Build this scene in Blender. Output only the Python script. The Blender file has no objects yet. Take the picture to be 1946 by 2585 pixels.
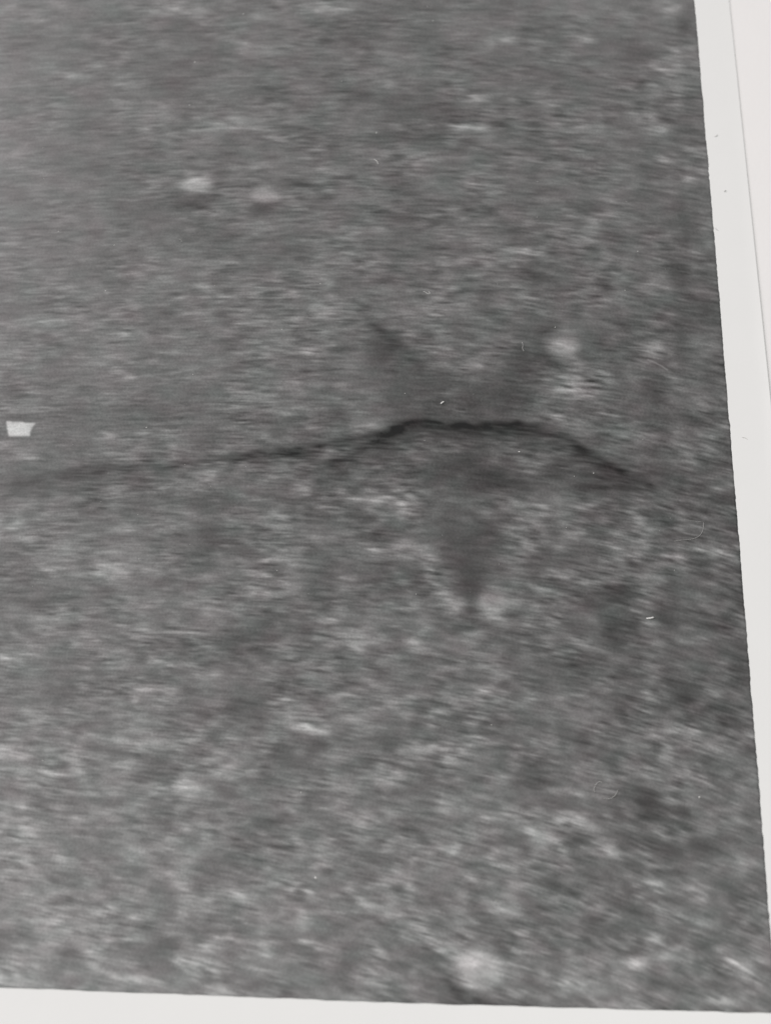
import bpy, math, random
import numpy as np

# ------------------------------------------------------------------ camera, light
sc = bpy.context.scene
W0, H0 = 1946.0, 2585.0            # units in which the print's features were measured
FPX = 2000.0
TILT = math.radians(17.0)
CAM_H = 0.155

cam_d = bpy.data.cameras.new('camera')
cam = bpy.data.objects.new('camera', cam_d)
sc.collection.objects.link(cam)
cam.location = (0, 0, CAM_H)
cam.rotation_euler = (TILT, 0, 0)
cam_d.sensor_fit = 'VERTICAL'
cam_d.sensor_height = 36.0
cam_d.lens = FPX / H0 * 36.0
cam_d.clip_start = 0.005
cam_d.clip_end = 20.0
cam_d.dof.use_dof = True
cam_d.dof.focus_distance = 0.166
cam_d.dof.aperture_fstop = 11.0
sc.camera = cam

world = bpy.data.worlds.new('World')
sc.world = world
world.use_nodes = True
bg = world.node_tree.nodes['Background']
bg.inputs[0].default_value = (1.0, 0.99, 0.985, 1)
bg.inputs[1].default_value = 0.40

def area(name, loc, target, size, energy, col):
    d = bpy.data.lights.new(name, 'AREA')
    d.shape = 'RECTANGLE'; d.size, d.size_y = size
    d.energy = energy; d.color = col
    o = bpy.data.objects.new(name, d)
    sc.collection.objects.link(o)
    o.location = loc
    from mathutils import Vector
    v = Vector(target) - Vector(loc)
    o.rotation_euler = v.to_track_quat('-Z', 'Y').to_euler()
    return o

# window-like soft source ahead and to the left, its sheen lies on the far left of the print
area('window_light', (-1.6, 0.9, 0.9), (0, 0.05, 0), (1.3, 1.1), 44.5, (1.0, 0.96, 0.97))
# weaker room light from behind the photographer
area('room_light', (0.6, -0.85, 1.2), (0, 0.05, 0), (1.0, 0.9), 8.6, (0.97, 1.0, 0.955))

vs = sc.view_settings
vs.view_transform = 'Standard'
vs.look = 'None'
vs.exposure = 0.0
vs.gamma = 1.0
vs.use_curve_mapping = False

# ------------------------------------------------------------------ helpers
CT, ST = math.cos(TILT), math.sin(TILT)

def to_table(px, py):
    """where a measured feature lies on the table plane"""
    xc = (np.asarray(px, float) - W0/2)/FPX
    yc = -(np.asarray(py, float) - H0/2)/FPX
    dy = yc*CT + ST
    dz = yc*ST - CT
    s = -CAM_H/dz
    return xc*s, dy*s

def from_table(x, y):
    yc = y*CT - CAM_H*ST*1.0
    # camera space of (x, y, -CAM_H): y_c = y*cos + z*sin ; z_c = -y*sin + z*cos
    yc = y*CT + (-CAM_H)*ST
    zc = -y*ST + (-CAM_H)*CT
    return W0/2 + FPX*x/(-zc), H0/2 - FPX*yc/(-zc)

def link(name, verts, faces, mat, parent=None, smooth=True):
    me = bpy.data.meshes.new(name)
    me.from_pydata([tuple(v) for v in verts], [], faces)
    me.update()
    if smooth:
        me.polygons.foreach_set('use_smooth', [True]*len(me.polygons))
    me.materials.append(mat)
    o = bpy.data.objects.new(name, me)
    sc.collection.objects.link(o)
    if parent: o.parent = parent
    return o

def srgb2lin(v):
    v = np.clip(v, 0, 255)/255.0
    return np.where(v <= 0.04045, v/12.92, ((v+0.055)/1.055)**2.4)

def new_mat(name):
    m = bpy.data.materials.new(name)
    m.use_nodes = True
    nt = m.node_tree
    return m, nt, nt.nodes['Principled BSDF']

def paper_mat(name, col, rough, mott, bump_scale, bump_h, spec=0.5):
    m, nt, b = new_mat(name)
    tc = nt.nodes.new('ShaderNodeTexCoord')
    n1 = nt.nodes.new('ShaderNodeTexNoise'); n1.inputs['Scale'].default_value = 90; n1.inputs['Detail'].default_value = 5
    n2 = nt.nodes.new('ShaderNodeTexNoise'); n2.inputs['Scale'].default_value = bump_scale; n2.inputs['Detail'].default_value = 3
    cr = nt.nodes.new('ShaderNodeMix'); cr.data_type = 'RGBA'
    cr.inputs[6].default_value = (*[c*(1-mott) for c in col], 1)
    cr.inputs[7].default_value = (*[min(1, c*(1+mott*0.7)) for c in col], 1)
    bp = nt.nodes.new('ShaderNodeBump'); bp.inputs['Distance'].default_value = bump_h; bp.inputs['Strength'].default_value = 1.0
    for n in (n1, n2): nt.links.new(tc.outputs['Object'], n.inputs['Vector'])
    nt.links.new(n1.outputs['Fac'], cr.inputs[0])
    nt.links.new(cr.outputs[2], b.inputs['Base Color'])
    nt.links.new(n2.outputs['Fac'], bp.inputs['Height'])
    nt.links.new(bp.outputs['Normal'], b.inputs['Normal'])
    b.inputs['Roughness'].default_value = rough
    b.inputs['Specular IOR Level'].default_value = spec
    return m

M_paper = paper_mat('print paper', (0.765, 0.76, 0.75), 0.42, 0.02, 1500, 0.00001)
M_board = paper_mat('white table sheet', (0.785, 0.765, 0.758), 0.85, 0.02, 900, 0.00003, 0.3)

# ------------------------------------------------------------------ table
t = link('tabletop', [(-0.9,-0.7,0), (0.9,-0.7,0), (0.9,1.0,0), (-0.9,1.0,0),
                      (-0.9,-0.7,-0.02), (0.9,-0.7,-0.02), (0.9,1.0,-0.02), (-0.9,1.0,-0.02)],
         [(0,1,2,3), (7,6,5,4), (0,4,5,1), (1,5,6,2), (2,6,7,3), (3,7,4,0)], M_board, smooth=False)
t['kind'] = 'structure'
t['label'] = 'smooth off-white surface under the print'

# ------------------------------------------------------------------ the print
TH = 0.00018                           # the sheet's top lies this high above the table
pr = bpy.data.objects.new('photographic_print', None)
sc.collection.objects.link(pr)
pr['label'] = 'black and white photographic print of cratered ground with a dark winding crack, white border'
pr['category'] = 'photo print'

# right edge of the picture and of the sheet, bottom edge of the picture, as measured
re_y = np.array([0, 400, 800, 1100, 1700, 2000, 2300, 2556.])
re_x = np.array([1750.5, 1783.8, 1817, 1841.3, 1889.7, 1914.8, 1938, 1957.])
be_x = np.array([0, 400, 1046, 1446, 1546, 1957.])
be_y = np.array([2491.5, 2508, 2532, 2543, 2546.5, 2556.])
rx, ry = to_table(re_x, re_y)
bx_, by_ = to_table(be_x, be_y)
pr_c = np.polyfit(ry, rx, 2)           # x as a function of y
pb_c = np.polyfit(bx_, by_, 2)         # y as a function of x
cx, cy = rx[-1], ry[-1]
cy = np.polyval(pb_c, cx); cx = np.polyval(pr_c, cy)
pr.location = (cx, cy, 0)

rng = np.random.RandomState(7)
def ladder(dense, n_end, step, step2):
    a = list(np.arange(0, dense, step)); s = step
    while a[-1] < n_end:
        s = min(step2, s*1.15); a.append(a[-1] + s)
    return np.array(a)
U = ladder(0.172, 0.200, 0.00019, 0.0012)      # leftwards from the corner
V = ladder(0.222, 0.248, 0.00019, 0.0012)      # upwards from the corner

# gently uneven masking line of the picture
def rough(n, amp, smooth, seed):
    r = np.random.RandomState(seed).randn(n + 200)
    k = np.exp(-0.5*(np.arange(-60, 61)/smooth)**2); k /= np.sqrt((k**2).sum())
    return amp*np.convolve(r, k, 'same')[100:100+n]
wob_r = rough(len(V), 0.000035, 1.6, 3) + rough(len(V), 0.00003, 9, 4) + rough(len(V), 0.00003, 40, 5)
wob_b = rough(len(U), 0.00004, 5, 6) + rough(len(U), 0.00004, 25, 8)

EY = cy + V
EXr = np.polyval(pr_c, EY)
BX = cx - U
BY = np.polyval(pb_c, BX)
# two small nicks in the right-hand line
for py, d, w in ((433, -0.00012, 0.0005), (418, 0.0001, 0.0004), (765, -0.00008, 0.0004), (97, 0.00006, 0.0004), (938, -0.00007, 0.0003)):
    _, yy = to_table(1800, py)
    wob_r += d*np.exp(-((EY-yy)/w)**2)

fall_u = np.exp(-U/0.0012)
fall_v = np.exp(-V/0.0012)
X = EXr[:, None] + (BX - cx)[None, :] + wob_r[:, None]*fall_u[None, :]
Y = EY[:, None] + (BY - cy)[None, :] + wob_b[None, :]*fall_v[:, None]

# ---- tones of the picture, painted as ink on a map measured in the units above
S = 2.0                                  # map cell = 2 units
X0, Y0, X1, Y1 = -560.0, -420.0, 2080.0, 2680.0
NX, NY = int((X1-X0)/S), int((Y1-Y0)/S)
gx = X0 + S*(np.arange(NX)+0.5)
gy = Y0 + S*(np.arange(NY)+0.5)
GX, GY = np.meshgrid(gx, gy)

def gblur(a, sx, sy=None):
    sy = sx if sy is None else sy
    fy = np.fft.fftfreq(a.shape[0])[:, None]; fx = np.fft.rfftfreq(a.shape[1])[None, :]
    g = np.exp(-2*(np.pi**2)*((fx*sx)**2 + (fy*sy)**2))
    return np.fft.irfft2(np.fft.rfft2(a)*g, s=a.shape)

def unit(a):
    a = a - a.mean()
    return a/a.std()

def sample(a, jx, jy):
    h, w = a.shape
    jx = np.clip(jx, 0, w-1.001); jy = np.clip(jy, 0, h-1.001)
    ix = jx.astype(np.int32); iy = jy.astype(np.int32)
    fx = jx-ix; fy = jy-iy
    return (a[iy, ix]*(1-fx)*(1-fy) + a[iy, ix+1]*fx*(1-fy) + a[iy+1, ix]*(1-fx)*fy + a[iy+1, ix+1]*fx*fy)

# direction of the smear (degrees, clockwise positive): 3x3 control table
def table3(tab, gx_, gy_):
    u = np.clip(gx_/W0, -0.1, 1.1)*2; v = np.clip(gy_/H0, -0.1, 1.1)*2
    def lag(t): return [(t-1)*(t-2)/2, -t*(t-2), t*(t-1)/2]
    lu, lv = lag(u), lag(v)
    r = 0
    for i in range(3):
        for j in range(3):
            r = r + tab[i][j]*lv[i]*lu[j]
    return r
ANG = np.radians(table3([[-3, 1, 9], [0, 4, 16], [13, 17, 27]], GX, GY))
DX, DY = np.cos(ANG), np.sin(ANG)

JX0, JY0 = np.meshgrid(np.arange(NX, dtype=float), np.arange(NY, dtype=float))
def lic(src, L, step=1.0):
    acc = src.copy(); wsum = 1.0
    for sg in (-1, 1):
        jx, jy = JX0.copy(), JY0.copy()
        n = int(L/step)
        for k in range(1, n+1):
            ci = np.clip(jx, 0, NX-1).astype(np.int32); cj = np.clip(jy, 0, NY-1).astype(np.int32)
            jx += sg*step*DX[cj, ci]; jy += sg*step*DY[cj, ci]
            w = math.exp(-0.5*(k/(0.5*n))**2)
            acc += w*sample(src, jx, jy)
            if sg == 1: wsum += 2*w
    return acc/wsum

rr = np.random.RandomState(11)
fine = unit(lic(unit(gblur(rr.randn(NY, NX), 0.7)), 12, 1.4))
med = unit(lic(unit(gblur(rr.randn(NY, NX), 1.6)), 13, 1.8))
coarse = unit(lic(unit(gblur(rr.randn(NY, NX), 3.0)), 12, 2.0))
iso = unit(gblur(rr.randn(NY, NX), 5.0, 3.2))
iso2 = unit(lic(unit(gblur(rr.randn(NY, NX), 8.5, 6.0)), 8, 3.0))
fine2 = unit(lic(unit(gblur(rr.randn(NY, NX), 1.0)), 20, 1.8))
cl0 = unit(lic(unit(gblur(rr.randn(NY, NX), 10, 8)), 8, 3.0) + 0.45*iso + 0.25*med)
clump = unit(1/(1+np.exp(-2.2*(cl0-0.35))))
def skew(a, k):
    return unit(np.exp(k*a))
med, coarse, iso = skew(med, 0.22), skew(coarse, 0.25), skew(iso, 0.2)
patch = unit(gblur(rr.randn(NY, NX), 20, 13))
broad = unit(gblur(rr.randn(NY, NX), 60, 45))
mod = 0.5 + 0.5*np.tanh(unit(gblur(rr.randn(NY, NX), 20, 14)))     # where the streaks are strong
grain = unit(gblur(rr.randn(NY, NX), 0.6))

yy = np.clip(GY/H0, 0, 1)
low = np.clip((yy-0.45)/0.45, 0, 1)
# streak strength: strong in the middle, broad smudges low down
A_f = table3([[3.2, 4.4, 4.6], [5.4, 6.0, 5.8], [4.4, 4.4, 4.2]], GX, GY)
A_m = table3([[2.0, 3.0, 3.6], [4.4, 4.8, 5.2], [5.6, 5.8, 5.4]], GX, GY)
A_c = table3([[1.2, 1.8, 2.2], [2.6, 3.2, 3.6], [5.6, 5.6, 5.4]], GX, GY)

BASE = table3([[109, 101, 103], [112, 100, 95], [132, 122, 114]], GX, GY)
# ink tone correction with the top-left haze painted in, rows far to near
def trim(rows, ys_, xs_):
    G = np.array(rows, float)
    xi = np.interp(GX[0], xs_, np.arange(len(xs_))); yi = np.interp(GY[:, 0], ys_, np.arange(len(ys_)))
    jx, jy = np.meshgrid(xi, yi)
    return gblur(sample(G, jx, jy), 40)
TRIM = [[12,15,17,17,17],[7,16,16,17,14],[11,19,15,15,14],[2,12,8,10,3],[6,8,11,6,8],[11,13,11,11,7],[19,16,13,10,9],[16,14,10,6,3]]
TONE = BASE + trim(TRIM, (100,450,800,1150,1500,1850,2200,2400), (100,500,900,1300,1600))

# ---- features: (x, y, rx, ry, angle, tone) in each tile's own units
K = 1.699
TILES = {
 (0, 0): [
  (150,60,250,60,0,4),(760,50,100,20,0,9),(1120,75,60,12,0,7),(1400,35,110,14,5,15),(1580,45,60,30,0,-7),
  (800,130,80,30,15,-7),(1400,100,60,15,0,-9),(1100,215,70,14,0,9),(1050,242,60,10,0,5),(1450,170,150,30,0,-5),
  (1490,230,80,10,0,6),(430,290,40,20,10,6),(320,330,40,12,0,6),(100,160,50,25,0,-5),(1600,310,50,20,0,8),
  (1140,390,60,25,0,-9),(1560,410,90,20,0,-10),(710,455,50,10,0,8),(690,490,50,15,0,5),(1000,545,80,16,0,13),
  (980,520,60,8,0,5),(990,600,35,18,0,-10),(1180,600,40,15,0,6),(1280,510,40,12,0,8),(1330,560,90,15,0,-7),
  (80,657,60,8,3,12),(560,655,70,9,0,7),(600,720,200,40,0,-4),(1050,720,70,15,-10,8),(1420,720,50,15,0,9),
  (1010,820,50,9,0,8),
  (1290,795,50,12,5,-12),(920,915,50,10,0,8),(160,980,60,18,0,-7),(1560,985,80,13,3,9),
  (70,1095,70,11,0,8),(1240,1080,50,15,0,-8),(430,1248,50,8,0,11),(460,1253,9,5,0,14),(900,1238,60,11,0,14),
  (270,1245,50,24,0,6),(1270,1255,50,12,0,5),(60,1240,80,20,0,-6),(200,1390,110,13,0,11),(600,1435,100,7,0,11),
  (1100,1385,70,16,0,6),(500,170,70,14,0,5),(200,110,60,9,0,5),(560,100,80,10,0,5),(650,1210,60,9,0,6),(170,440,90,12,0,-4),
  (840,270,10,8,0,10),(620,1060,90,9,0,6),(360,570,60,9,0,5),(1220,930,90,14,0,-5),(980,1160,70,13,0,-5)],
 (966, 0): [
  (820,50,80,18,0,5),(1240,40,50,28,0,13),(1290,100,28,40,0,-14),(500,170,60,24,0,9),(880,170,50,14,0,11),
  (1100,230,80,28,0,-6),(1280,240,60,28,0,8),(1220,290,70,18,0,9),(390,428,50,13,0,15),(700,330,150,28,0,-5),
  (430,280,60,20,0,-6),(40,380,60,20,0,9),(380,550,70,16,0,13),(1130,500,60,16,25,10),(1200,550,50,20,20,8),
  (180,685,60,20,0,16),(60,650,50,7,3,10),(600,690,40,14,0,9),(1190,695,60,13,5,12),(1310,640,60,14,10,8),
  (1320,775,50,13,5,14),(1150,740,60,24,10,-10),(830,640,50,8,0,8),(1285,940,34,50,0,-6),(1330,930,24,60,0,-8),
  (1310,1030,30,18,0,-10),(930,955,60,9,5,8),(630,1085,60,10,10,18),(400,1110,120,7,0,9),(600,1030,100,18,0,-6),
  (640,1185,50,28,0,-12),(1180,1230,50,13,10,9),(240,1130,90,13,0,8),(1290,1180,70,40,0,-9),(1385,1300,50,60,0,-8),
  (20,1200,60,30,0,-8),(100,1250,80,11,0,8),(240,1340,60,28,0,6),(1180,760,60,9,10,6),(850,890,80,14,8,-6),
  (1060,1060,70,11,10,6),(1100,1135,60,8,10,8),(1360,1080,40,20,10,7),(640,450,60,10,0,6),(760,460,70,10,0,6),
  (1180,370,80,12,5,6),(200,480,100,16,0,-6),(90,590,120,16,0,-6),(860,560,70,12,5,6),(440,640,90,10,4,6),
  (1120,960,70,18,10,-8),(980,1010,80,12,8,-7),(500,780,90,16,2,6),(1060,830,70,18,8,-5),(210,300,90,15,0,-5)],
 (0, 860): [
  (150,495,70,16,0,15),(30,440,50,14,0,6),(90,300,70,8,0,12),(750,45,35,9,0,15),(1080,143,40,9,0,15),
  (1380,187,110,6,3,13),(1100,300,150,4,4,15),(1230,320,30,4,5,10),(1350,50,50,14,0,9),(590,155,50,11,0,10),(710,185,40,7,0,9),
  (1620,90,60,60,0,-9),(600,290,120,18,0,-6),(890,430,60,45,0,-7),(480,410,50,6,2,13),(600,460,40,6,2,12),
  (690,400,50,9,0,9),(970,465,50,9,0,10),(1610,370,50,18,5,10),(740,515,60,11,0,12),(900,570,50,20,0,3),
  (1420,480,60,12,-10,15),(1090,575,50,16,0,-12),(380,640,70,13,0,-9),(920,690,90,30,0,-8),(550,650,60,13,15,10),
  (740,630,50,13,0,9),(1310,655,40,8,5,12),(1590,690,80,12,10,16),(820,750,60,11,10,8),(900,765,60,9,5,8),
  (120,700,50,9,0,9),(30,772,50,6,0,15),(380,775,50,8,0,6),(560,800,70,13,25,9),(750,800,60,13,0,9),
  (900,830,80,45,0,-9),(950,870,60,28,0,-7),(850,980,120,28,0,-6),(270,910,28,22,30,9),(1360,855,50,12,0,12),
  (1190,945,60,13,0,14),(1210,905,60,12,0,6),(1600,915,50,20,0,10),(450,970,40,13,0,9),(480,1000,100,24,0,10),
  (270,990,80,9,3,9),(1490,1020,50,9,0,15),(1240,1045,40,18,5,15),(1150,1075,60,13,10,12),(900,1020,60,12,10,8),
  (870,1110,80,18,0,11),(1350,1100,120,28,0,-8),(700,1190,60,18,0,-8),(60,1240,14,24,-20,10),(420,1315,40,18,30,10),
  (1500,1290,70,24,10,10),(1400,1200,40,14,0,6),(910,1357,60,5,0,9),(40,1360,60,28,0,8),(740,1300,80,24,0,-8),
  (1050,1280,90,30,0,-5),(1340,1395,60,7,0,9),(720,1390,60,10,10,7),(250,240,60,9,10,8),(530,510,60,8,10,9),(1100,230,80,12,3,8),
  (620,340,140,28,0,-5),(180,1000,60,9,0,8),(1050,740,80,10,5,7),(200,1110,90,13,0,-7),(420,870,100,16,0,-6),(1180,760,60,8,5,8)],
 (966, 860): [
  (1145,45,50,26,30,17),(310,62,80,10,4,13),(370,115,80,13,0,9),(760,92,50,22,20,-12),(680,155,40,7,5,-10),
  (780,230,90,28,0,9),(730,335,80,18,10,10),(920,180,60,28,0,8),(1160,240,50,60,0,-9),(290,222,50,4,0,17),
  (350,310,40,7,0,9),(660,540,60,38,0,8),(350,520,60,18,0,-10),(90,685,100,28,0,15),(700,720,100,33,0,12),
  (970,730,60,7,10,13),(580,870,50,24,0,15),(90,900,120,28,0,11),(230,970,70,28,30,12),(380,770,50,5,5,8),
  (1430,905,70,16,15,15),(1100,770,60,14,10,8),(1230,930,60,28,0,8),(330,900,80,80,0,-5),(380,1050,45,80,0,-7),
  (290,1120,48,26,45,14),(480,1190,40,7,15,13),(120,1290,40,28,0,11),(340,1270,60,14,0,6),(160,1230,40,5,5,9),
  (860,1300,60,18,0,7),(1000,1260,60,48,0,-9),(1250,1210,60,28,10,-8),(1000,1090,60,38,0,-7),(1150,1090,60,20,0,5),
  (1380,1290,60,14,15,6),(1420,600,60,14,12,7),(1430,1000,60,12,12,7),(1240,1260,70,12,12,7),(1330,330,70,16,12,-9),
  (1250,560,80,22,10,-7),(800,430,60,9,5,6),(1100,410,100,12,10,6),(900,950,90,25,10,-6),(700,1030,80,20,10,-6),
  (860,860,90,8,12,9),(1080,660,60,9,10,9),(880,650,40,8,5,-8),(560,980,60,10,10,7),(720,1090,40,14,10,8),
  (1430,1120,80,14,14,6),(1490,1200,60,18,14,-6),(480,600,80,24,0,-7),(200,560,90,22,0,-5),(740,550,40,18,0,-8),
  (310,690,60,9,3,7),(560,700,30,16,20,6),(1440,640,50,30,0,6)],
 (0, 1720): [
  (580,85,14,11,0,24),(480,100,80,11,-15,8),(640,35,50,14,0,12),(730,80,30,18,0,8),(1240,75,50,16,20,13),
  (1290,150,40,18,20,17),(1340,210,70,16,-5,15),(1600,190,70,11,3,10),(1080,262,40,8,0,15),(640,155,50,7,0,8),
  (30,310,50,18,0,14),(250,395,70,7,-5,17),(50,400,60,14,0,8),(790,452,80,18,-12,24),(950,385,60,18,-20,10),
  (330,480,60,6,3,13),(700,350,60,24,0,-12),(1000,100,70,28,0,-8),(1570,370,60,38,0,-13),(400,510,90,14,0,-8),
  (1340,270,80,28,0,-8),(1640,410,60,28,0,13),(1450,430,50,16,0,9),(310,600,50,18,-15,13),(120,552,50,9,15,11),
  (820,630,40,7,5,13),(930,628,45,11,10,15),(600,700,70,18,5,12),(1160,600,60,16,5,-13),(550,680,30,11,0,-14),
  (110,660,60,30,0,9),(90,770,40,18,20,11),(300,760,40,14,0,11),(500,780,60,11,-15,12),(790,770,45,23,10,13),
  (740,820,70,18,0,9),(1030,700,60,38,0,-8),(920,810,90,38,0,-11),(1260,745,40,9,20,12),(1240,840,50,18,20,9),
  (1290,880,60,16,20,13),(560,880,40,23,40,10),(480,980,50,18,5,13),(170,975,50,20,20,8),(280,940,40,14,5,-12),
  (640,850,60,14,5,-9),(900,950,50,12,20,10),(1030,920,50,11,15,10),(1600,970,60,10,10,15),(680,1040,50,18,5,9),
  (1020,1060,60,24,5,-9),(930,1140,40,18,0,13),(1370,1125,80,16,5,15),(1610,1170,40,10,15,17),(680,1150,60,38,5,-13),
  (300,1170,60,18,10,-10),(230,1210,50,23,10,-9),(1500,1200,120,48,0,-8),(800,1210,50,16,0,12),(410,1210,50,18,0,8),
  (950,1250,60,12,20,13),(60,1240,50,48,0,8),(940,1320,60,18,15,11),(1090,1300,90,28,0,-12),(20,1100,40,18,10,-9),
  (160,150,120,30,5,6),(560,310,90,14,10,-8),(400,240,90,14,3,8),(1180,1010,80,12,10,8),(1250,950,60,9,15,9),(350,840,90,18,5,-6),
  (1370,400,40,24,20,-9),(1160,430,90,24,0,-6),(110,470,90,16,3,-6),(1480,560,90,12,10,8),(1590,700,60,22,10,8),(1410,880,60,8,20,-9),
  (150,1090,120,12,8,-7),(520,1100,90,12,10,7),(560,1280,90,14,10,8),(1170,1180,60,16,10,8)],
 (966, 1720): [
  (450,92,50,12,5,12),(450,38,60,9,0,9),(740,80,40,18,0,7),(1440,55,70,23,10,11),(950,25,40,7,10,8),
  (440,250,55,7,12,19),(190,295,50,12,5,13),(320,290,60,16,5,11),(290,330,80,28,0,6),(620,440,75,50,20,-15),
  (545,412,45,10,5,20),(30,415,50,23,5,17),(1260,210,60,23,0,9),(1250,312,60,10,15,15),(1370,340,50,18,10,-10),
  (1280,60,80,38,5,-11),(1350,400,50,18,10,17),(790,470,90,12,-5,13),(600,590,70,13,20,13),(700,660,80,12,15,15),
  (830,600,70,23,5,11),(1130,520,70,48,20,-14),(1290,560,40,18,10,-11),(1000,645,80,10,22,-13),(1130,690,70,18,15,-10),
  (960,580,60,18,30,8),(960,730,60,23,20,17),(1230,530,40,16,0,7),(120,875,60,23,20,17),(290,730,40,16,5,13),
  (210,785,50,23,5,8),(770,895,60,16,10,-13),(690,840,50,11,10,-10),(650,810,60,18,5,8),(1150,870,60,23,15,11),
  (1180,830,80,14,28,-10),(290,1000,40,9,10,15),(490,975,50,14,10,10),(260,920,80,18,10,-8),(950,1120,80,10,25,-12),
  (1160,1090,28,23,40,12),(1200,1170,50,38,0,10),(1085,1203,62,20,8,24),(1480,1200,60,18,10,15),(1590,1270,70,20,32,15),
  (1620,1230,50,8,20,-12),(1640,1200,40,12,10,10),(150,1160,60,48,0,-12),
  (230,1120,60,18,45,11),(1450,1360,60,18,0,8),(830,1300,60,23,15,9),(560,880,70,16,20,-7),(1340,1030,90,10,20,9),
  (1400,720,80,14,14,-8),(1550,920,60,20,14,-7),(1250,1320,120,22,15,-7),(1000,1370,90,16,12,6),(860,1180,70,16,10,7),
  (380,850,80,12,15,8),(600,1040,90,14,15,6),(1480,500,60,24,20,7),(1520,790,40,18,10,8),(1060,980,70,16,20,-6),(880,960,60,10,20,7),
  (500,680,80,14,15,-7),(100,720,60,20,10,-9),(380,560,90,18,15,6),(900,280,120,10,10,-8),(1180,930,60,12,20,-9),(1330,900,60,14,20,6)],
}
def blob(x, y, rx_, ry_, ang, amp, p=1.0, k=1.0):
    r = 2.6*max(rx_, ry_)
    i0, i1 = int((x-r-X0)/S), int((x+r-X0)/S)+1
    j0, j1 = int((y-r-Y0)/S), int((y+r-Y0)/S)+1
    i0 = max(i0, 0); j0 = max(j0, 0); i1 = min(i1, NX); j1 = min(j1, NY)
    if i1 <= i0 or j1 <= j0: return
    a = math.radians(ang)
    # the outlines are frayed along the smear
    dx = GX[j0:j1, i0:i1]-x + k*3*fine[j0:j1, i0:i1]*min(1, rx_/30)
    dy = GY[j0:j1, i0:i1]-y + k*1.2*med[j0:j1, i0:i1]*min(1, ry_/8)
    u = (dx*math.cos(a)+dy*math.sin(a))/rx_
    v = (-dx*math.sin(a)+dy*math.cos(a))/ry_
    am = amp*(1 + k*(0.22*med+0.15*fine+0.15*iso)[j0:j1, i0:i1])
    TONE[j0:j1, i0:i1] += am*np.exp(-(0.5*(u*u+v*v))**p*1.2)

for (ox, oy), lst in TILES.items():
    for (x, y, a, b, ang, amp) in lst:
        th = float(table3([[-3, 1, 9], [0, 4, 16], [13, 17, 27]], ox+x/K, oy+y/K))
        blob(ox+x/K, oy+y/K, 1.0*a/K, 1.15*max(b, 9)/K, ang if abs(ang) > 12 else 0.5*ang+0.5*th, (2.2 if amp > 0 else 1.7)*amp*(0.52 if b < 12 else 0.95))

# larger forms, in the overview's units
Q = 1.16877
smooth_mask = np.zeros_like(TONE)
def seg_field(pts, bbox_pad=60):
    """distance to a polyline and the side-signed offset, plus interpolated width / tone"""
    best = np.full(TONE.shape, 1e9); wd = np.zeros_like(best); am = np.zeros_like(best); sd = np.zeros_like(best)
    for (x0, y0, w0, a0), (x1, y1, w1, a1) in zip(pts[:-1], pts[1:]):
        xa, ya, xb, yb = x0*Q, y0*Q, x1*Q, y1*Q
        i0 = max(0, int((min(xa, xb)-90-X0)/S)); i1 = min(NX, int((max(xa, xb)+90-X0)/S))
        j0 = max(0, int((min(ya, yb)-90-Y0)/S)); j1 = min(NY, int((max(ya, yb)+90-Y0)/S))
        gxx = GX[j0:j1, i0:i1]; gyy = GY[j0:j1, i0:i1] + 1.3*med[j0:j1, i0:i1] + 1.2*fine[j0:j1, i0:i1] + 1.1*iso[j0:j1, i0:i1]
        L2 = (xb-xa)**2+(yb-ya)**2
        t_ = np.clip(((gxx-xa)*(xb-xa)+(gyy-ya)*(yb-ya))/L2, 0, 1)
        px, py = xa+t_*(xb-xa), ya+t_*(yb-ya)
        d = np.hypot(gxx-px, gyy-py)
        s = ((xb-xa)*(gyy-py)-(yb-ya)*(gxx-px))/math.sqrt(L2)
        b = best[j0:j1, i0:i1]; m = d < b
        b[m] = d[m]
        wd[j0:j1, i0:i1][m] = (w0+t_*(w1-w0))[m]
        am[j0:j1, i0:i1][m] = (a0+t_*(a1-a0))[m]
        sd[j0:j1, i0:i1][m] = s[m]
    return best, wd, am, sd

def crack(pts, soft_low=1.7, p=1.0):
    d, w, a, s = seg_field(pts)
    w = np.where(w <= 0, 1, w)
    ww = np.where(s > 0, w*soft_low, w)        # softer on its lower side
    ok = d < 1e8
    core = np.exp(-(d/ww)**2)
    halo = np.exp(-(d/(ww*np.where(s > 0, 2.6, 1.7)))**2)
    TONE[ok] += (0.76*a*(0.86*core + 0.62*halo)*(1+0.16*med+0.12*grain+0.14*iso))[ok]

crack([(-60,1048,12,-16),(0,1044,12,-20),(50,1040,12,-19),(110,1028,10,-22),(170,1022,11,-24),(240,1012,8,-23),(330,1007,5,-13),(400,1002,6,-17),
       (450,995,6,-25),(520,986,8,-30),(580,980,9,-34),(640,973,8,-36),(690,963,7,-32),(720,955,6,-20),(740,952,7,-16),(790,945,9,-26),
       (830,938,10,-33),(860,926,10,-36),(900,911,11,-40),(930,914,8,-38),(980,920,8,-38),(1040,922,9,-36),(1100,920,9,-34),
       (1160,923,9,-28),(1200,935,10,-24),(1240,958,11,-24),(1280,988,12,-26),(1320,1014,12,-30),(1370,1038,12,-36),(1402,1051,10,-32),(1425,1060,8,-12)])
crack([(865,930,10,-14),(830,948,10,-20),(780,975,10,-20),(730,998,10,-14),(690,1015,10,-7)], 1.2)
crack([(775,678,9,-6),(800,700,12,-18),(835,728,13,-17),(870,752,12,-12),(905,782,12,-9),(960,812,12,-8)], 1.2)
crack([(1165,722,8,-6),(1195,712,8,-12),(1230,716,7,-12)], 1.2)

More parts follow.
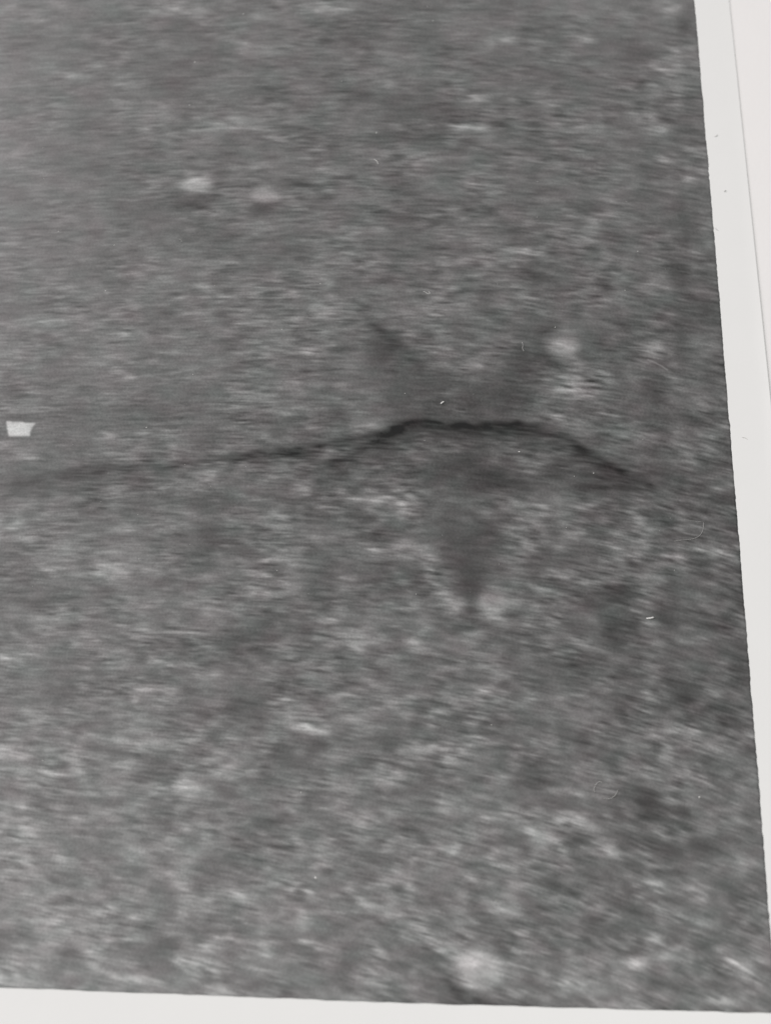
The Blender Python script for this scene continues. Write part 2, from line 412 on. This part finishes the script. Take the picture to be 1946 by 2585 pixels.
def poly_mask(pts, soft):
    m = np.zeros(TONE.shape, bool)
    P = [(x*Q, y*Q) for x, y in pts]
    n = len(P)
    for i in range(n):
        (xa, ya), (xb, yb) = P[i], P[(i+1) % n]
        if ya == yb: continue
        c = ((GY > min(ya, yb)) & (GY <= max(ya, yb)) & (GX < xa+(GY-ya)*(xb-xa)/(yb-ya)))
        m ^= c
    return gblur(m.astype(float), soft)

# sunk ground under the crack, smooth floor above it and the gully below it
tri = poly_mask([(690,1020),(780,965),(860,925),(1000,922),(1160,928),(1230,955),(1330,1030),(1250,1062),(1100,1075),(1000,1065),(880,1040),(760,1035)], 8)
TONE -= 11*tri
def poly_full(pts, soft): return poly_mask([(x/Q, y/Q) for x, y in pts], soft)
floor_ = poly_full([(893,795),(930,805),(985,845),(1045,895),(1105,935),(1180,955),(1255,930),(1320,895),(1365,850),(1400,822),(1450,832),(1400,862),
    (1372,905),(1368,960),(1385,1040),(1398,1075),(1250,1062),(1100,1062),(1035,1062),(985,1085),(965,1040),(965,985),(985,930),(945,870)], 13)
TONE -= 16*floor_
arm_l = poly_full([(893,793),(925,800),(1010,868),(1090,935),(1060,950),(985,900),(915,840)], 8)
floor2 = poly_full([(905,820),(1000,900),(1130,950),(1260,950),(1385,900),(1380,1000),(1400,1080),(1000,1075),(945,1000),(925,910)], 22)
TONE -= 6*floor2
gully = poly_mask([(880,1060),(905,1090),(1010,1075),(1080,1120),(1075,1200),(1060,1260),(1035,1290),(1015,1330),(990,1270),(970,1230),(930,1200),(930,1140)], 11)
TONE -= 11*gully
smooth_mask = np.clip(np.maximum(floor_, floor2)*0.85 + gully*0.85 + tri*0.35, 0, 0.9)
blob(1290*Q, 1056*Q, 30*Q, 6*Q, 3, -26)
blob(1050*Q, 1062*Q, 60*Q, 20*Q, 0, -8)
blob(1384, 842, 30, 26, 30, -14, 1.0, 0.4); blob(1392, 905, 26, 20, 30, -14, 1.0, 0.4)
blob(1416, 870, 33, 29, 25, 42, 2.0, 0.15); blob(1408, 858, 16, 12, 0, 12); blob(1430, 895, 40, 30, 30, 12)
blob(1430*Q, 1300*Q, 22*Q, 150*Q, -3, -5); blob(1395*Q, 1560*Q, 22*Q, 130*Q, -3, 6)
blob(1320*Q, 1375*Q, 26*Q, 26*Q, 0, -5)
for args in ((1655,1060,30,90,-4,-7),(1565,1600,34,120,-4,-7),(1715,760,20,130,-4,-8),(1735,250,14,120,-4,-6),(1690,1330,16,120,-4,-5),(1700,1040,10,120,-4,4),
             (1178,905,50,20,0,13),(1440,975,62,38,10,14),(1400,930,40,24,0,6),(976,1275,66,30,0,4),(1010,1385,60,26,0,9),(1350,1290,62,30,0,8),(1545,1215,44,16,25,-12),
             (724,1790,70,24,0,8),(724,1860,80,20,0,7),(420,1990,90,24,0,6),(1120,1900,80,30,10,7),(1340,2040,80,26,15,7),(150,1900,110,30,0,6),(600,2230,110,26,10,5),
             (1625,1480,17,170,-4,9),(1655,1860,18,140,-4,7),(1745,600,9,160,-4,6),(1590,1760,30,60,0,-4)):
    blob(*args)
# two humps, lit from above, each with its shade below
blob(500, 505, 48, 15, -6, -16, 1.0, 0.5); blob(496, 521, 30, 7, -3, -12, 1.0, 0.5)
blob(498, 466, 31, 17, 2, 44, 2.0, 0.15); blob(498, 462, 16, 8, 0, 12)
blob(662, 527, 34, 10, 0, -26, 1.0, 0.5); blob(668, 494, 28, 14, 2, 40, 2.0, 0.15)

def ring(x, y, r, w, amp, core, squash=1.0):
    dx = GX-x + 1.2*med; dy = (GY-y + 1.2*med)/squash
    d = np.hypot(dx, dy)
    an = np.arctan2(dy, dx)
    TONE[:] += amp*np.exp(-((d-r)/w)**2)*(0.85+0.15*np.cos(an+0.6)) + core*np.exp(-(d/(r*0.7))**2)
crack([(x_/Q, y_/Q, w_, a_) for x_, y_, w_, a_ in ((1125,2462,9,-8),(1138,2488,14,-20),(1160,2512,17,-28),(1190,2530,16,-34),(1225,2540,13,-32),(1262,2546,11,-18),(1285,2548,8,-6))], 1.0)
blob(1210, 2444, 43, 41, 20, 60, 2.2, 0.08); blob(1168, 2420, 30, 20, 30, 12)
blob(1210, 2452, 15, 9, 20, -16, 1.0, 0.3)
blob(1240, 1528, 29, 29, 20, 34, 2.0, 0.2); blob(1250, 1560, 24, 5, 15, 12)
blob(1237, 1520, 10, 9, 0, -6)

for x_, y_, r_1, r_2 in ((1208,2444,50,46),(498,466,36,18),(668,493,34,15),(500,510,40,12),(664,529,30,10),(1418,872,36,30),(1240,1528,26,26),(1200,2535,60,22)):
    smooth_mask = np.maximum(smooth_mask, 0.75*np.exp(-(((GX-x_)/r_1)**2+((GY-y_)/r_2)**2)**2*0.6))
# surface of the picture: smear streaks
tex = 1.15*A_f*fine*(0.6+0.8*mod) + 0.62*A_f*fine2 + 0.60*A_m*med*(0.6+0.6*mod) + 0.85*A_c*coarse + 0.45*A_c*iso*(0.5+0.7*mod)
TONE += 0.97*tex*(1-0.6*smooth_mask) + table3([[1.2, 1.6, 2.0], [2.8, 4.4, 4.4], [6.0, 6.6, 6.4]], GX, GY)*clump*(1+0.3*fine)*(1-0.6*smooth_mask) + 2.8*patch*(0.7+0.6*yy) + 2.0*broad
TONE += 2.0*grain*(0.6+0.7*np.clip(1-np.abs(GY-1080)/500, 0, 1))

# small white block cut off square, print scratch and dash
def poly_px(pts, soft):
    return poly_mask([(x/Q, y/Q) for x, y in pts], soft)
blk = poly_px([(17,1064),(92,1069),(84,1080),(78,1092),(77,1103),(24,1102),(21,1085)], 0.9)
fade = np.clip(1.35-(GX-20+6*med+5*fine)/75*0.62, 0.3, 1)
TONE = TONE*(1-blk*fade) + blk*fade*(204 + 4*fine + 4*med)
def stroke(pts, w, amp):
    global TONE
    for (x0, y0), (x1, y1) in zip(pts[:-1], pts[1:]):
        n = max(2, int(math.hypot(x1-x0, y1-y0)/1.5))
        for k in range(n):
            tt = k/n; x = x0+tt*(x1-x0); y = y0+tt*(y1-y0)
            i0, j0 = int((x-X0)/S), int((y-Y0)/S)
            sl = (slice(j0-5, j0+6), slice(i0-5, i0+6))
            d2 = (GX[sl]-x)**2+(GY[sl]-y)**2
            TONE[sl] = np.maximum(TONE[sl], TONE[sl]*0 + (TONE[j0, i0]*0 + amp)*np.exp(-d2/w**2) + TONE[sl]*(1-np.exp(-d2/w**2)))
stroke([(1633,909),(1650,916),(1668,925),(1684,936)], 1.5, 138)

# ---- put the ink on the sheet
JX, JY = from_table(X, Y)
sx_, sy_ = (JX-X0)/S-0.5, (JY-Y0)/S-0.5
sx_ = np.where(sx_ < 0, -sx_, sx_); sy_ = np.where(sy_ < 0, -sy_, sy_)
tone = sample(TONE, sx_, sy_)
# darker hairline at the masking edge
edge_r = np.exp(-(U/0.00022)**2)[None, :]
edge_b = np.exp(-(V/0.0003)**2)[:, None]
tone = tone - 26*edge_r - 14*edge_b
chroma = sample(unit(gblur(rr.randn(NY, NX), 9, 6)), sx_, sy_)
SCALE = 0.93
r_ = srgb2lin(tone + 0.55*chroma + 0.6); g_ = srgb2lin(tone - 0.35*chroma + 0.2); b_ = srgb2lin(tone - 0.1*chroma - 0.2)
cols = np.stack([np.maximum(0.01, c*SCALE-0.022) for c in (r_, g_, b_)] + [np.ones_like(r_)], axis=-1)

nv, nu = X.shape
co = np.stack([X-cx, Y-cy, np.full_like(X, TH+0.00003)], axis=-1).reshape(-1, 3).astype(np.float32)
idx = np.arange(nv*nu).reshape(nv, nu)
q = np.stack([idx[:-1, :-1], idx[1:, :-1], idx[1:, 1:], idx[:-1, 1:]], axis=-1).reshape(-1, 4)
# winding so that normals face up (u runs to the left)
me = bpy.data.meshes.new('picture')
me.vertices.add(len(co)); me.vertices.foreach_set('co', co.ravel())
me.loops.add(q.size); me.loops.foreach_set('vertex_index', q.ravel().astype(np.int32))
me.polygons.add(len(q)); me.polygons.foreach_set('loop_start', np.arange(0, q.size, 4, dtype=np.int32))
me.update(calc_edges=True)
ca = me.color_attributes.new('ink', 'FLOAT_COLOR', 'POINT')
ca.data.foreach_set('color', cols.reshape(-1).astype(np.float32))
if me.polygons[0].normal.z < 0:
    me.flip_normals()

M_pic, nt, b = new_mat('printed picture')
at = nt.nodes.new('ShaderNodeAttribute'); at.attribute_name = 'ink'
tc = nt.nodes.new('ShaderNodeTexCoord')
gn = nt.nodes.new('ShaderNodeTexNoise'); gn.inputs['Scale'].default_value = 2600; gn.inputs['Detail'].default_value = 2
mr = nt.nodes.new('ShaderNodeMapRange'); mr.inputs[1].default_value = 0.25; mr.inputs[2].default_value = 0.75
mr.inputs[3].default_value = 0.86; mr.inputs[4].default_value = 1.14
mx = nt.nodes.new('ShaderNodeVectorMath'); mx.operation = 'SCALE'
bn = nt.nodes.new('ShaderNodeTexNoise'); bn.inputs['Scale'].default_value = 2200; bn.inputs['Detail'].default_value = 2
bp = nt.nodes.new('ShaderNodeBump'); bp.inputs['Distance'].default_value = 0.00001
nt.links.new(tc.outputs['Object'], gn.inputs['Vector']); nt.links.new(tc.outputs['Object'], bn.inputs['Vector'])
nt.links.new(gn.outputs['Fac'], mr.inputs[0])
nt.links.new(at.outputs['Color'], mx.inputs[0]); nt.links.new(mr.outputs[0], mx.inputs['Scale'])
nt.links.new(mx.outputs[0], b.inputs['Base Color'])
nt.links.new(bn.outputs['Fac'], bp.inputs['Height']); nt.links.new(bp.outputs['Normal'], b.inputs['Normal'])
b.inputs['Roughness'].default_value = 0.36
b.inputs['Specular IOR Level'].default_value = 0.36
me.materials.append(M_pic)
pic = bpy.data.objects.new('picture', me)
sc.collection.objects.link(pic)
pic.parent = pr

# the sheet itself: a thin slab with a slightly rounded cut edge
se_x = np.array([1838.6, 1880, 1921.7, 1946.]); se_y = np.array([0, 400, 800, 1048.])
sx1, sy1 = to_table(se_x, se_y)
se_c = np.polyfit(sy1, sx1, 1)
ytop = cy + V[-1] + 0.007
ybot = cy - 0.0125
ys = np.linspace(ybot, ytop, 60)
xr = np.polyval(se_c, ys)
xl = cx - U[-1] - 0.009
def lift(y, d):
    """the cut edge stands up a little, more so towards the near end"""
    px, py = from_table(0.1, y)
    h = 0.00001 + 0.00014*np.clip(py/1200.0, 0, 1)**1.2
    return h*max(0.0, 1-d/0.0032)**2.6
prof = [(-d, 0.00001) for d in (.0032, .0025, .002, .0016, .0012, .0009, .0006, .0003)] + [(0.0, 0.00001), (0.00003, TH-0.00010), (-0.00003, TH-0.00003), (-0.00012, TH)] + [(-d, TH) for d in (.0003, .0006, .0009, .0012, .0016, .002, .0025, .0032)]
vs_, fs = [], []
NP = len(prof)+2
for i, y in enumerate(ys):
    vs_ += [(xr[i]+dx-cx, y-cy, z+float(lift(y, max(0, -dx)))) for dx, z in prof]
    vs_ += [(xl-cx, y-cy, TH), (xl-cx, y-cy, 0.00001)]
for i in range(len(ys)-1):
    a = i*NP; c = a+NP
    for k in range(NP):
        k2 = (k+1) % NP
        fs.append((a+k, c+k, c+k2, a+k2))
fs.append(tuple(range(NP-1, -1, -1))); n = (len(ys)-1)*NP; fs.append(tuple(range(n, n+NP)))
sheet = link('border', vs_, fs, M_paper, pr, smooth=False)
sheet['label'] = 'plain white border of the print'

# ------------------------------------------------------------------ lint and dust lying on it
def simple(name, col, rough=0.7):
    m, nt, b = new_mat(name)
    tc = nt.nodes.new('ShaderNodeTexCoord')
    n = nt.nodes.new('ShaderNodeTexNoise'); n.inputs['Scale'].default_value = 1200
    mxx = nt.nodes.new('ShaderNodeMix'); mxx.data_type = 'RGBA'
    mxx.inputs[6].default_value = (*[c*0.8 for c in col], 1); mxx.inputs[7].default_value = (*col, 1)
    nt.links.new(tc.outputs['Object'], n.inputs['Vector']); nt.links.new(n.outputs['Fac'], mxx.inputs[0])
    nt.links.new(mxx.outputs[2], b.inputs['Base Color'])
    b.inputs['Roughness'].default_value = rough
    return m
M_lint = simple('pale lint', (0.75, 0.74, 0.72))
M_faint = simple('thin lint', (0.36, 0.355, 0.345))
M_grey = simple('grey lint', (0.5, 0.49, 0.48))
M_dark = simple('dark lint', (0.16, 0.15, 0.14))

def tube(pts, r, seg=6):
    P = np.array(pts, float); vs, fs = [], []
    n = len(P)
    for i in range(n):
        d = P[min(i+1, n-1)]-P[max(i-1, 0)]; d /= np.linalg.norm(d)
        s = np.cross(d, (0, 0, 1)); s /= np.linalg.norm(s); u = np.cross(s, d)
        rr_ = r*(0.45 if i in (0, n-1) else 1.0)
        for k in range(seg):
            a = 2*math.pi*k/seg
            vs.append(tuple(P[i]+rr_*(math.cos(a)*s+math.sin(a)*u)))
    for i in range(n-1):
        for k in range(seg):
            k2 = (k+1) % seg
            fs.append((i*seg+k, i*seg+k2, (i+1)*seg+k2, (i+1)*seg+k))
    fs.append(tuple(range(seg-1, -1, -1))); fs.append(tuple(range((n-1)*seg, n*seg)))
    return vs, fs

def catmull(pts, k=6):
    P = [np.array(p, float) for p in pts]
    P = [2*P[0]-P[1]] + P + [2*P[-1]-P[-2]]
    out = []
    for i in range(1, len(P)-2):
        for j in range(k):
            t_ = j/k
            out.append(0.5*((2*P[i])+(-P[i-1]+P[i+1])*t_+(2*P[i-1]-5*P[i]+4*P[i+1]-P[i+2])*t_**2+(-P[i-1]+3*P[i]-3*P[i+1]+P[i+2])*t_**3))
    out.append(P[-2]); return out

def fibre(px, r, mat, label, zt=TH+0.00003, name='lint_fibre', cat='lint fibre', group=None):
    pts = []
    for (x, y) in catmull(px):
        wx, wy = to_table(x, y); pts.append((float(wx), float(wy), zt+r*0.9))
    c = np.array(pts).mean(0); c[2] = zt
    vs, fs = tube([tuple(np.array(p)-c) for p in pts], r)
    o = link(name, vs, fs, mat)
    o.location = tuple(c)
    o['label'] = label; o['category'] = cat
    if group: o['group'] = group
    return o

g = 'lint fibres lying on the print'
fibre([(1774,1318),(1772,1338),(1762,1354),(1742,1362),(1718,1364),(1698,1367)], 0.000045, M_faint, 'longest pale lint fibre, curved like a hook near the right border of the picture', group=g)
fibre([(1722,1312),(1740,1315),(1758,1317),(1772,1318)], 0.00003, M_faint, 'short straight faint fibre just above the hook-shaped one', group=g)
fibre([(1500,2000),(1498,1990),(1504,1978),(1512,1973),(1520,1976)], 0.000065, M_faint, 'left half of a broken loop of lint above the bright crater', group=g)
fibre([(1558,1994),(1550,2008),(1536,2016),(1522,2014)], 0.000065, M_faint, 'right half of a broken loop of lint above the bright crater', group=g)
fibre([(1317,865),(1319,872),(1318,881),(1322,889)], 0.00006, M_faint, 'upright wavy lint fibre beside the small bright crater above the crack', group=g)
fibre([(945,404),(951,409),(955,416)], 0.00006, M_lint, 'short pale curved fibre in the upper middle of the picture', group=g)
fibre([(452,606),(458,607),(460,613)], 0.00005, M_faint, 'tiny hooked fibre below the two bright humps', group=g)
fibre([(1068,737),(1074,739),(1079,743),(1085,742),(1082,737)], 0.00004, M_lint, 'tiny curled fibre in the streaks above the diagonal groove', group=g)
fibre([(522,535),(528,537),(533,540)], 0.00004, M_faint, 'tiny fibre just below and right of the left hump shadow', group=g)
fibre([(1803,576),(1806,581),(1811,583)], 0.00003, M_faint, 'tiny dark curved hair on the white border', group=g)
fibre([(1826,486),(1830,482)], 0.00006, M_faint, 'short dark fleck on the white border', name='lint_fleck', cat='lint', group='flecks on the print')
fibre([(1802,347),(1806,345),(1809,342)], 0.00005, M_grey, 'small grey fleck on the white border, the upper of two', name='lint_fleck', cat='lint', group='flecks on the print')
fibre([(1870,1105),(1877,1106),(1884,1110)], 0.00004, paper_mat('pale hair', (0.55,0.53,0.52), 0.8, 0.02, 900, 0.00001), 'faint hair on the white border near the right edge of the photo', group=g)
fibre([(1112,1021),(1115,1018),(1120,1015)], 0.00014, M_lint, 'bright oval fleck of dust above the thickest part of the crack', name='lint_fleck', cat='lint', group='flecks on the print')
fibre([(1629,1562),(1638,1561),(1648,1559)], 0.00015, M_lint, 'bright white dash-shaped fleck to the right below the crack', name='lint_fleck', cat='lint', group='flecks on the print')

# fine dust nobody would count
vs_, fs = [], []
rd = random.Random(5)
spots = [(615,37,.10),(493,158,.10),(480,267,.09),(535,349,.07),(863,207,.07),(950,336,.09),(809,717,.08),(712,833,.06),(1313,204,.06),(1355,460,.07),
         (1576,734,.07),(1608,636,.08),(1400,827,.08),(371,1080,.10),(488,946,.07),(1497,1195,.09),(1310,1141,.12),(1448,1203,.06),(1022,994,.08),
         (1428,1332,.06),(1763,2012,.12),(797,2215,.14),(1093,54,.09),(149,586,.08),(110,375,.06),(757,746,.07),(1078,18,.07),(268,735,.1),(1240,1830,.06),(760,2000,.07),
         (290,620,.07),(700,1440,.06),(350,1300,.06),(110,1920,.07),(1050,1500,.06)]
for k in range(50):
    spots.append((rd.uniform(0, 1720), rd.uniform(0, 1500), rd.uniform(.03, .05)))
for (x, y, r) in spots:
    wx, wy = to_table(x, y); r = r*0.001*1.05
    base = len(vs_); zt = TH+0.00003
    a0 = rd.uniform(0, 3); el = rd.uniform(1.0, 1.8)
    ringv = []
    for k in range(7):
        a = 2*math.pi*k/7
        ex, ey = math.cos(a)*r*el*rd.uniform(.8, 1.2), math.sin(a)*r*rd.uniform(.8, 1.2)
        ringv.append((wx+ex*math.cos(a0)-ey*math.sin(a0), wy+ex*math.sin(a0)+ey*math.cos(a0), zt))
    vs_ += ringv + [(v[0]*.5+wx*.5, v[1]*.5+wy*.5, zt+r*0.7) for v in ringv]
    for k in range(7):
        k2 = (k+1) % 7
        fs.append((base+k, base+k2, base+7+k2, base+7+k))
    fs.append(tuple(base+7+k for k in range(7)))
dust = link('dust', vs_, fs, M_lint)
dust['kind'] = 'stuff'
dust['label'] = 'fine pale dust specks scattered over the picture'
dust['category'] = 'dust'
